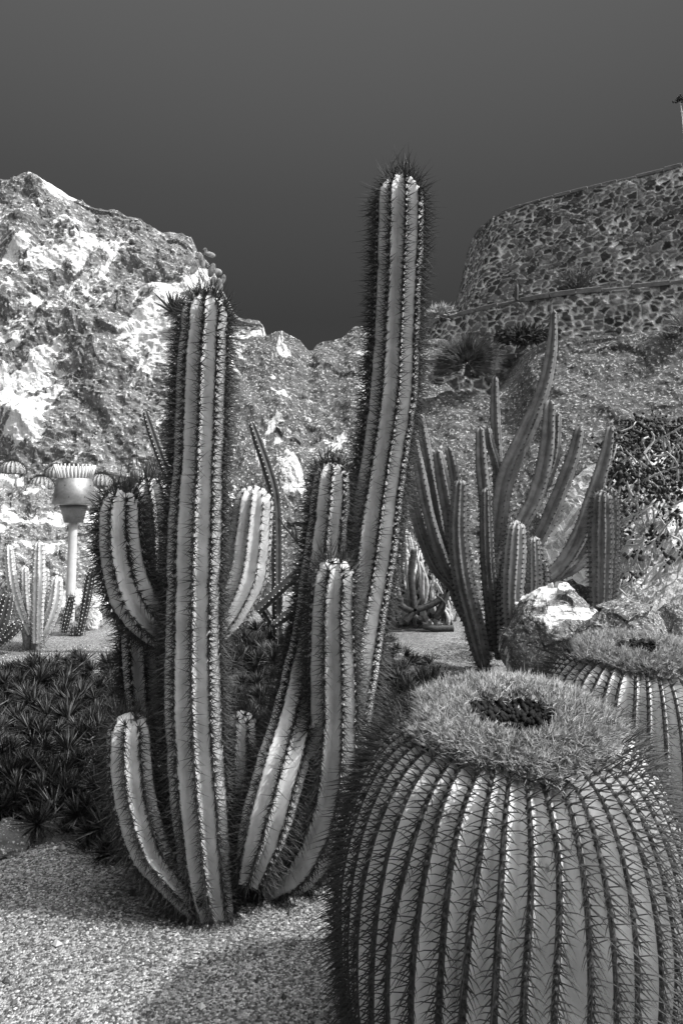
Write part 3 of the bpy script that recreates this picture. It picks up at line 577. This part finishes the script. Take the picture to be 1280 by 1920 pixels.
# ------------------------------------------------------------------ candelabra cactus on the right
Yc = 6.9
cd = thing('candelabra_cactus', 'many-armed candelabra cactus with tall curving ribbed stems before the rock bank', 'cactus', G(912, 1256))
CAND = dict(ribs=4, depth=.62, step=.03, per=6, areole=.055, spines=4, slen=.022, srad=.0022, wool=.010, skin='skin_cand', tuft=6, sharp=1.0, wool_mat='crest')
for i, (pp, dy) in enumerate([
    ([(925, 1220, 26), (922, 1100, 32), (935, 970, 36), (950, 890, 36), (985, 812, 34), (1018, 730, 28), (1034, 650, 22), (1037, 580, 14)], 0),
    ([(930, 1120, 28), (945, 1040, 32), (975, 985, 34), (1003, 930, 36), (1023, 850, 34), (1030, 748, 24)], -.15),
    ([(1010, 930, 20), (1038, 860, 20), (1045, 772, 16)], .15),
    ([(945, 1100, 26), (985, 1050, 28), (1020, 990, 30), (1048, 925, 30), (1074, 855, 26), (1087, 797, 18)], .1),
    ([(960, 1150, 26), (1010, 1100, 32), (1052, 1060, 36), (1085, 1005, 38), (1112, 930, 36), (1134, 855, 28), (1144, 797, 18)], -.2),
    ([(970, 1160, 24), (1030, 1085, 30), (1078, 1055, 34), (1108, 1005, 32), (1122, 960, 26)], .05),
    ([(934, 930, 22), (932, 850, 22), (928, 780, 20), (927, 704, 14)], .3),
    ([(915, 1000, 20), (908, 930, 26), (902, 870, 25), (899, 799, 18)], -.1),
    ([(938, 905, 18), (930, 870, 18), (918, 830, 17), (914, 800, 13)], .12),
    ([(852, 1080, 26), (830, 1010, 24), (815, 930, 23), (800, 850, 22), (787, 774, 14)], .2),
    ([(855, 1090, 26), (828, 1045, 26), (802, 960, 24), (786, 880, 24), (774, 814, 16)], -.05),
    ([(850, 1100, 24), (815, 1060, 24), (786, 990, 22), (773, 930, 20), (768, 872, 14)], .1),
    ([(868, 1140, 26), (856, 1060, 28), (843, 970, 27), (830, 900, 27), (819, 842, 19)], 0),
    ([(862, 1050, 22), (858, 960, 24), (850, 885, 22), (839, 836, 15)], .25),
    ([(912, 1240, 30, 0), (890, 1180, 32, .05), (862, 1120, 34, .1), (845, 1070, 34, .15)], .1),
]):
    p, r = pix(pp, Yc+dy); stem(cd, p, r, phase=.12+.24*math.sin(i*2.1), **dict(CAND, tuft=0 if i == 14 else 6))
for i, pp in enumerate([[(908, 1258, 22), (893, 1190, 38), (868, 1090, 38), (858, 1000, 37), (862, 897, 26)], [(938, 1235, 20), (922, 1140, 28), (914, 1060, 28), (911, 990, 27), (910, 914, 20)]]):
    p, r = pix(pp, Yc-.3); stem(cd, p, r, phase=.2+i, **dict(CAND, ribs=9, depth=.3, spines=6, slen=.05, areole=.05))
cc = thing('columnar_cactus', 'cluster of short densely spined columns before the many-armed cactus', 'cactus', G(970, 1215))
for i, (pp, dy) in enumerate([([(965, 1215, 34), (960, 1120, 44), (964, 1040, 46), (968, 975, 34)], 0), ([(1000, 1180, 26), (1002, 1090, 32), (1000, 1004, 24)], .15), ([(1018, 1150, 22), (1016, 1080, 26), (1012, 1045, 18)], .2), ([(940, 1212, 18), (942, 1130, 22), (941, 1080, 14)], .1)]):
    p, r = pix(pp, 6.3+dy); stem(cc, p, r, phase=.2+.4*i, **dict(CAND, ribs=11, depth=.26, spines=7, slen=.05, areole=.045, per=6, skin='skin_far'))
cc = thing('columnar_cactus', 'short thick spiny column cactus rising behind the boulders beside the knobbly shrub', 'cactus', P(1127, 1190, 6.2))
for i, (pp, dy) in enumerate([([(1124, 1190, 36), (1125, 1090, 42), (1126, 1000, 46), (1127, 918, 34)], 0), ([(1138, 1185, 24), (1143, 1070, 28), (1146, 980, 32), (1143, 912, 24)], .2)]):
    p, r = pix(pp, 6.2+dy); stem(cc, p, r, phase=.2+.4*i, **dict(CAND, ribs=11, depth=.26, spines=7, slen=.055, areole=.045))

# ------------------------------------------------------------------ thin dark cacti between the clumps
THIN = dict(ribs=5, depth=.40, step=.03, per=6, areole=.045, spines=2, slen=.014, srad=.002, wool=.008, skin='skin_dark', tuft=2, sharp=1.0)
tn = thing('columnar_cactus', 'thin dark ribbed cactus leaning left behind the big spiny trunk', 'cactus', G(350, 1190))
p, r = pix([(350, 1195, 22), (345, 1080, 22), (336, 980, 21), (318, 900, 20), (300, 850, 19), (284, 805, 18), (272, 768, 12)], 7.4); stem(tn, p, r, phase=.3, **THIN)
tn = thing('columnar_cactus', 'thin dark bent cactus with crossing side arms behind the pale upcurving arm', 'cactus', P(520, 1190, 6.6))
for i, (pp, dy) in enumerate([([(522, 1200, 22), (520, 1090, 22), (520, 1000, 23), (516, 930, 24), (503, 880, 23), (486, 832, 20), (471, 790, 13)], 0),
                              ([(482, 1145, 20), (530, 1100, 21), (575, 1058, 21), (612, 1020, 16)], -.15), ([(480, 1128, 17), (494, 1148, 19), (508, 1170, 17)], -.05), ([(515, 1172, 16), (545, 1148, 19), (585, 1118, 16)], -.2)]):
    p, r = pix(pp, 6.6+dy); stem(tn, p, r, phase=.3+.5*i, **THIN)
tw = thing('dry_plant', 'few thin dark curled leaves left of the short middle stem', 'plant', P(556, 1018, 5.8))
mb = MB()
for pp in ([(558, 1016), (545, 1000), (532, 985), (524, 970)], [(556, 1014), (550, 1000), (546, 988)], [(556, 1012), (556, 998), (552, 984)], [(556, 1016), (570, 1012), (584, 1016)]):
    tube(mb, [P(x, y, 5.8) for x, y in pp], [.012, .012, .009, .004][:len(pp)], 12, 6)
mb.build('leaves', M['twig'], tw)

# ------------------------------------------------------------------ small cacti on the left
lc = thing('columnar_cactus', 'small branched cactus with pale arms and a dark corky base near the lamp', 'cactus', G(68, 1216))
SM = dict(ribs=8, depth=.32, step=.03, per=6, areole=.05, spines=5, slen=.05, srad=.0024, wool=.010, skin='skin', tuft=10)
for i, (pp, dy) in enumerate([([(56, 1190, 14), (36, 1140, 20), (22, 1080, 21), (17, 1020, 15)], 0), ([(70, 1205, 18), (71, 1150, 22), (73, 1080, 24), (74, 1013, 17)], -.1), ([(58, 1190, 16), (48, 1130, 20), (46, 1060, 15)], .1),
                              ([(72, 1206, 16), (90, 1170, 24), (104, 1125, 26), (108, 1078, 19)], .05), ([(62, 1190, 14), (82, 1120, 18), (86, 1062, 13)], .2)]):
    p, r = pix(pp, 8.0+dy); stem(lc, p, r, phase=.3*i, **SM)
mb = MB(); tube(mb, [P(50, 1219, 8), P(51, 1195, 8), P(44, 1165, 8)], [.045, .05, .04], 14, 10); tube(mb, [P(66, 1219, 8), P(67, 1190, 8), P(66, 1170, 8)], [.045, .05, .05], 14, 10); mb.build('corky_base', M['bark'], lc)
lc = thing('columnar_cactus', 'dark curved cactus stems cut by the left edge', 'cactus', P(-14, 1200, 7.6))
for i, pp in enumerate([[(-16, 1200, 26), (4, 1165, 26), (18, 1110, 20)], [(-10, 1205, 22), (14, 1190, 24), (42, 1165, 18)]]):
    p, r = pix(pp, 7.6+.1*i); stem(lc, p, r, phase=.3*i, **dict(SM, skin='skin_dark'))
for pp, lab in [([(150, 1190, 12), (160, 1140, 17), (167, 1100, 18), (173, 1066, 13)], 'slim dark spiny cactus leaning right beside the lamp post'), ([(120, 1186, 12), (128, 1150, 15), (136, 1114, 11)], 'short dark spiny cactus in front of the lamp post'), ([(139, 1192, 14), (140, 1184, 17), (140, 1174, 12)], 'tiny round spiny cactus on the ground by the lamp')]:
    t = thing('columnar_cactus', lab, 'cactus', P(pp[0][0], pp[0][1], 8.8)); p, r = pix(pp, 8.8); stem(t, p, r, **dict(SM, skin='skin_dark', ribs=8, spines=7, slen=.05))
for pp, lab in [([(252, 925, 15), (252, 900, 16), (251, 880, 11)], 'stubby column cactus on the terrace, shorter of the pair'), ([(278, 925, 13), (278, 890, 15), (280, 862, 10)], 'stubby column cactus on the terrace, taller of the pair')]:
    t = thing('columnar_cactus', lab, 'cactus', P(pp[0][0], pp[0][1], 12.6)); p, r = pix(pp, 12.6); stem(t, p, r, **dict(SM, skin='skin_dark', step=.04, areole=.08, slen=.04, wool=0))

# ------------------------------------------------------------------ boulders
def boulder(c, s, label, material, seed=0, n=160, amp=.14, name='boulder'):
    u = np.linspace(0, 2*np.pi, n, endpoint=False); v = np.linspace(.02, math.pi-.02, n//2)
    D = np.stack([np.sin(v)[:, None]*np.cos(u), np.sin(v)[:, None]*np.sin(u), np.broadcast_to(np.cos(v)[:, None], (n//2, n))], -1)
    q = D*1.3+seed*3.1; w_ = .35*np.stack([fbm(q*1.5, 3, seed=seed+k) for k in range(3)], -1); d = 1+amp*(1.2*facet((q+w_)*.9, seed, .9)+.3*facet((q+w_)*2.4, seed+3, .8))+amp*.42*fbm(q*2, 7, seed=seed, gain=.5)
    V = D*d[..., None]*np.array(s)+np.array(c); mb = MB(); mb.add(V.reshape(-1, 3), grid_faces(n//2, n, True)); o = mb.build(name, material, smooth=False)
    return tag(o, label, 'rock')
def pb(px0, px1, py0, py1, Y, depth=1.0):
    c = P((px0+px1)/2, (py0+py1)/2, Y); return c, ((px1-px0)/2*Y/F, (px1-px0)/2*Y/F*depth, (py1-py0)/2*Y/F)
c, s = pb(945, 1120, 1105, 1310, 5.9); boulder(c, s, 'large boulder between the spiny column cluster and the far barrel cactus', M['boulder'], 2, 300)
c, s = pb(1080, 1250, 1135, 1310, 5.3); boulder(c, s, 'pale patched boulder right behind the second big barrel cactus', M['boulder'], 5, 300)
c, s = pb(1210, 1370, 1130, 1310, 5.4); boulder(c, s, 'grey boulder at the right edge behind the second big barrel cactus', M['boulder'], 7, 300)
c, s = pb(-70, 62, 1548, 1640, 3.25); boulder(c, s, 'small dark boulder on the gravel below the dark rosettes', M['boulder_dark'], 11, 90)
c, s = pb(150, 192, 1140, 1196, 9.3); boulder(c, s, 'small rock painted pale as inverted shade behind the little spiny cacti by the lamp', M['shade_pale_rock'], 13, 50)

# ------------------------------------------------------------------ low rosette shrubs
def rosette_mesh(k, nl=72, L=.125, w=.0062):
    V, F3 = [], []; rg = np.random.default_rng(k)
    for i in range(nl):
        e = math.radians(8+78*((i+.5)/nl)**.9)+rg.normal(0, .1); a = i*2.39996+rg.normal(0, .2); l = L*(.7+.5*rg.random())*(1-.25*(i/nl))
        d = np.array([math.cos(a)*math.cos(e), math.sin(a)*math.cos(e), math.sin(e)]); sd = np.array([-math.sin(a), math.cos(a), 0]); up = np.cross(d, sd); up = up if up[2] > 0 else -up
        b = len(V); o = d*.012
        V += [o-sd*w*.5, o+sd*w*.5, o+d*l*.5+sd*w*.62-up*l*.0, o+d*l*.5-sd*w*.62, o+d*l-np.array([0, 0, l*.06]), o+d*l*.45-up*w*.55]
        F3 += [(b, b+1, b+5), (b+1, b+2, b+5), (b+3, b, b+5), (b+2, b+4, b+5), (b+4, b+3, b+5)]
    me = new_mesh('rosette', np.array(V), [np.array(F3)], False); me.materials.append(M['leaf_dark']); return me
ROS = [rosette_mesh(i) for i in range(5)]
def inside(x, y, poly):
    r = False; j = len(poly)-1
    for i in range(len(poly)):
        xi, yi = poly[i]; xj, yj = poly[j]
        if (yi > y) != (yj > y) and x < (xj-xi)*(y-yi)/(yj-yi)+xi: r = not r
        j = i
    return r
def rosette_shrub(label, poly, hfun, count, mind=.8, scale=1.0, extra=190):
    xs = [p[0] for p in poly]; ys = [p[1] for p in poly]; got = []
    tries = 0
    while len(got) < count and tries < 40000:
        tries += 1; x = random.uniform(min(xs), max(xs)); y = random.uniform(min(ys), max(ys))
        if not inside(x, y, poly): continue
        h = hfun(x, y); g = G(x, y, h); dm = .5*145/g[1]*mind
        if all((x-a)**2+((y-b)*1.25)**2 > dm*dm for a, b, _ in got): got.append((x, y, g))
    ct = np.mean([g for _, _, g in got], 0); t = thing('rosette_shrub', label, 'shrub', (ct[0], ct[1], 0), 'low shrubs of dark spiky rosettes')
    mb = MB(); st = MB()
    for x, y, g in got:
        o = bpy.data.objects.new('rosette', random.choice(ROS)); COL.objects.link(o); o.parent = t; o.location = Vector(g)-Vector(t.location)
        o.rotation_euler = (random.gauss(.55, .22), random.gauss(0, .22), random.random()*6.28); s = scale*random.uniform(.8, 1.3); o.scale = (s, s, s)
        tube(st, [np.array([g[0], g[1]+.03, -.01]), g+np.array([0, .01, .01])], [.008, .006], 3, 5)
    ex = []; tr = ROS[0]
    for q in range(extra):
        x, y, g = random.choice(got); ex.append(g+np.array([random.gauss(0, .09), random.gauss(0, .12), random.uniform(-.13, -.03)]))
    em = MB()
    for g in ex:
        me = random.choice(ROS); co = np.empty(len(me.vertices)*3, np.float32); me.vertices.foreach_get('co', co); co = co.reshape(-1, 3)*random.uniform(.75, 1.15)
        Rm = np.array(Matrix.Rotation(random.gauss(.5, .25), 3, 'X') @ Matrix.Rotation(random.gauss(0, .25), 3, 'Y') @ Matrix.Rotation(random.random()*6.28, 3, 'Z'))
        fi = np.empty(len(me.loops), np.int32); me.loops.foreach_get('vertex_index', fi); em.add(co @ Rm.T+g, fi.reshape(-1, 3))
    tag(em.build('leaves', M['leaf_dark'], t, smooth=False), kind='stuff')
    # leafy body that carries the rosettes
    pts = np.array([g for _, _, g in got]); gx = np.linspace(pts[:, 0].min()-.15, pts[:, 0].max()+.15, 60); gy = np.linspace(pts[:, 1].min()-.15, pts[:, 1].max()+.3, 60)
    A, B = np.meshgrid(gx, gy); d2 = (A[..., None]-pts[:, 0])**2+(B[..., None]-pts[:, 1])**2; w = np.exp(-d2/.02); hz = (w*(pts[:, 2]-.09)).sum(-1)/np.maximum(w.sum(-1), 1e-9); cov = np.clip(w.sum(-1)*1.6, 0, 1)
    Zm = -.03+(hz+.03)*cov+.02*fbm(np.stack([A*9, B*9, A*0], -1), 3); mb.add(np.stack([A, B, Zm], -1).reshape(-1, 3), grid_faces(60, 60))
    mb.build('leaf_litter', M['mound'], t); tag(st.build('stems', M['twig'], t), kind='stuff')
    return t
rosette_shrub('wide dark mat of spiky rosettes spreading left of the big spiny trunk', [(-90, 1300), (0, 1262), (100, 1240), (190, 1222), (260, 1222), (270, 1330), (235, 1480), (222, 1545), (190, 1572), (140, 1530), (60, 1515), (-60, 1520)],
              lambda x, y: .07+.30*min(1, max(0, (1600-y)/330))*(1 if y < 1500 else .6), 98, .80, extra=260)
rosette_shrub('dark mat of spiky rosettes between the big trunk and the middle stems', [(410, 1205), (440, 1180), (500, 1172), (560, 1172), (600, 1200), (600, 1340), (560, 1400), (500, 1430), (410, 1420)], lambda x, y: .08+.34*min(1, max(0, (1430-y)/240)), 70, .78, extra=240)
rosette_shrub('smaller ragged mat of spiky rosettes right of the tallest cactus', [(640, 1215), (700, 1195), (760, 1212), (810, 1235), (835, 1275), (800, 1320), (740, 1400), (720, 1480), (660, 1500), (640, 1400)], lambda x, y: .07+.22*min(1, max(0, (1500-y)/280)), 64, .78, extra=220)

# ------------------------------------------------------------------ other plants
def clump_cloud(n, c, s, seed): 
    rg = np.random.default_rng(seed); d = unit(rg.normal(0, 1, (n, 3))); return np.array(c)+d*np.array(s)*(rg.random((n, 1))**.45)
# leafy succulent shrub at the right edge
t = thing('succulent_shrub', 'sprawling succulent shrub with small dark knobbly pads over branches painted pale as inverted shade at the right edge', 'shrub', P(1230, 1100, 7.4))
pl, dk = MB(), MB(); c0 = P(1235, 1105, 7.6)
cen = []
for i in range(420):
    px = random.uniform(1140, 1340); top = 790+max(0, 1190-px)*.9; py = top+(1110-top)*random.random()**1.1; e = P(px, py, random.uniform(7.0, 8.6))
    b = e+np.array([random.gauss(0, .12), random.uniform(.0, .25), -random.uniform(.08, .3)]); m_ = (e+b)/2+RNG.normal(0, .035, 3); w_ = random.uniform(.006, .014)
    tube(pl, [b, m_, e], [w_*1.2, w_, w_*.8], 7, 7); cen.append(e)
tag(pl.build('branches', M['shrub_pale'], t), kind='stuff')  # branch colour carries the inverted shade of the shrub's gaps
cen = np.array(cen); up = cen[RNG.random(len(cen)) < np.clip((cen[:, 2]-.95)/1.5, .08, .62)]
C = np.concatenate([u+RNG.normal(0, 1, (15, 3))*np.array([.06, .07, .05]) for u in up]); sz = .010+.020*RNG.random((len(C), 1)); S3 = sz*(.6+.9*RNG.random((len(C), 3)))
blobs(dk, C, S3); tag(dk.build('pads', M['shrub_dark'], t), kind='stuff')
# dry tangle behind the tall stem
t = thing('dry_thicket', 'tangled dry thicket of thin dark stems and stems painted pale as inverted shade behind the tallest cactus', 'shrub', P(765, 1178, 9.6))
pl, dk = MB(), MB()
for i in range(230):
    px = random.uniform(705, 850); py = random.uniform(1110, 1182); hgt = random.uniform(40, 150)*(1-.35*abs(px-765)/80); y0 = random.uniform(9.2, 10.2)
    b = P(px, py, y0); e = P(px+random.uniform(-18, 18)-(px-765)*.15, py-hgt, y0+random.uniform(-.2, .2)); m_ = (b+e)/2+RNG.normal(0, .07, 3)
    tube(pl if i % 5 < 3 else dk, [b, m_, e], [.03, .026, .012] if i % 5 < 3 else [.02, .018, .01], 7, 5)
for pp in ([(838, 1105), (815, 1130), (775, 1143), (752, 1135), (750, 1120)], [(700, 1170), (722, 1180)], [(760, 1165), (775, 1148)], [(790, 1172), (815, 1178), (850, 1178)], [(815, 1160), (835, 1120), (838, 1090)], [(778, 1150), (770, 1080), (776, 1030)], [(735, 1165), (733, 1090), (742, 1020)]):
    tube(dk, [P(x, y, 9.15) for x, y in pp], [.045]*len(pp), 24, 7)
tag(pl.build('shade_pale_stems', M['shrub_pale'], t), kind='stuff'); tag(dk.build('dark_stems', M['twig'], t), kind='stuff')  # pale stems stand in for inverted shade within the thicket
# round fan shrub on the ledge
t = thing('fan_shrub', 'round dark bushy shrub with fanned leaves on a short dark trunk before the low wall', 'shrub', P(876, 702, 15.1))
mb = MB(); b0 = P(876, 704, 15.1); top = P(876, 684, 15.1); tube(mb, [b0, (b0+top)/2, top], [.09, .06, .05], 8, 8); mb.build('trunk', M['twig'], t)
O, D, L_ = [], [], []
for i in range(420):
    a = random.uniform(-1.9, 1.9); y = random.gauss(0, .5); d = np.array([math.sin(a)*1.25, y, max(-.15, math.cos(a)*.85)]); k = random.uniform(.25, .75); O.append(top+d*k*.45)
    for j in range(6): O.append(top+d*k*.5+RNG.normal(0, .06, 3)); D.append(unit(d+RNG.normal(0, .28, 3))); L_.append(random.uniform(.25, .5)*(1.15-.3*abs(a)/1.9))
    O.pop(-7) if False else None
    D.append(unit(d)); L_.append(.3)
nO = len(O); mb = MB(); spines_mesh(mb, np.array(O), np.array(D[:nO]), np.array(L_[:nO]), np.full(nO, .011)); tag(mb.build('leaves', M['shrub_fan'], t, smooth=False), kind='stuff')
# spiky plant and pad plant on the cliff
def spiky(name, label, cat, c, n, L, w, material, spread=1.0):
    t = thing(name, label, cat, c); mb = MB()
    for i in range(n):
        a = i*2.4; e = random.uniform(.25, 1.45); d = np.array([math.cos(a)*math.cos(e)*spread, math.sin(a)*math.cos(e)*spread, math.sin(e)]); l = L*random.uniform(.7, 1.15)
        tube(mb, [np.array(c), np.array(c)+d*l*.5, np.array(c)+d*l+np.array([0, 0, -.05*l])], [w, w*.8, w*.1], 8, 5)
    mb.build('leaves', material, t); return t
spiky('aloe', 'dark spiky aloe on the cliff left of the big trunk top', 'plant', P(326, 588, 15.6), 22, .62, .035, M['shrub_dark'])
def pads(label, c, offs, material, name='prickly_pear', s=.2):
    t = thing(name, label, 'cactus', c); 
    for (dx, dz, rx, rz, tilt) in offs:
        n, m = 12, 16; v = np.linspace(.05, math.pi-.05, n); u = np.arange(m)*2*math.pi/m
        V = np.stack([rx*.75*np.sin(v)[:, None]*np.cos(u), .2*rx*np.sin(v)[:, None]*np.sin(u), np.broadcast_to(rz*np.cos(v)[:, None], (n, m))], -1); ca, sa = math.cos(tilt), math.sin(tilt)
        V = np.stack([V[..., 0]*ca+V[..., 2]*sa, V[..., 1], -V[..., 0]*sa+V[..., 2]*ca], -1)+np.array(c)+np.array([dx, random.uniform(-.15, .15), dz])
        mb = MB(); mb.add(V.reshape(-1, 3), grid_faces(n, m, True)); mb.build('pad', material, t)
k = 18/F
pads('prickly pear clump with rounded pads on the cliff shoulder above the big trunk', P(392, 515, 18), [((px-392)*k, (515-py)*k, w*k, h*k, tl) for px, py, w, h, tl in
     [(366, 500, 9, 17, .5), (378, 488, 8, 16, -.3), (352, 486, 5, 14, .5), (395, 478, 13, 5, .3), (410, 512, 11, 6, .5), (412, 535, 8, 14, -.1), (396, 505, 9, 14, .3), (384, 470, 6, 7, 0), (400, 525, 9, 9, .4), (418, 522, 6, 9, .2)]], M['pad'])
mb = MB()
def bush(name, label, c, s, n, material, L=.25, w=.02, seed=0):
    t = thing(name, label, 'plant', np.array(c)-np.array([0, 0, s[2]])); mb = MB(); C = clump_cloud(n, c, s, seed); C[:, 2] = np.maximum(C[:, 2], c[2]-s[2]*.9)
    spines_mesh(mb, C, unit(C-np.array(c)+np.array([0, 0, s[2]*.6]))+RNG.normal(0, .5, (n, 3)), L*(.5+RNG.random(n)), w); tag(mb.build('leaves', material, t, smooth=False), kind='stuff')
    base = np.array(c)-np.array([0, 0, s[2]])
    for i in range(5): sb = MB(); tube(sb, [base, (base+C[i])/2+np.array([0, 0, .05]), C[i]], [.03, .02, .01], 6, 5); sb.build('stem', M['twig'], t)
    return t
bush('wall_plant', 'grey bushy plant growing on the terrace against the large curved wall', P(1078, 530, 19.0), (.55, .25, .38), 700, M['spine_grey'], .16, .018, 3)
bush('wall_plant', 'low pale leafy plant at the left end of the terrace wall', P(826, 588, 21.2), (.42, .25, .24), 320, M['wool'], .22, .035, 4)
bush('wall_plant', 'dark leafy planting on the low wall right of the fan shrub', P(985, 630, 16.4), (.75, .25, .22), 520, M['shrub_dark'], .15, .03, 5)
bush('wall_plant', 'pale spiky plant at the right edge below the terrace wall', P(1276, 605, 14.0), (.2, .2, .18), 300, M['wool'], .2, .016, 6)
p, r = pix([(967, 562, 7), (968, 545, 9), (968, 532, 6)], 19.4); t = thing('columnar_cactus', 'tiny dark cactus on the terrace coping below the large curved wall', 'cactus', p[0]); stem(t, p, r, **dict(CAND, skin='skin_dark', spines=0, wool=0, step=.04, tuft=0))
# flower stalk above the wall
fs = P(1284, 330, 19.2); t = thing('flower_stalk', 'thin dry flower stalk rising over the high wall at the right edge', 'plant', fs)
mb = MB(); tube(mb, [fs, P(1281, 260, 19.2), P(1277, 215, 19.2), P(1274, 190, 19.2)], [.022, .02, .018, .015], 20, 6); tube(mb, [P(1276, 214, 19.2), P(1281, 205, 19.2)], .012, 4, 5); mb.build('stem', M['shrub_pale'], t)
mb = MB(); C = P(1274, 186, 19.2)+RNG.normal(0, 1, (40, 3))*np.array([.06, .06, .05]); blobs(mb, C, .035*(.6+.6*RNG.random(40))); mb.build('flower_head', M['shrub_dark'], t)
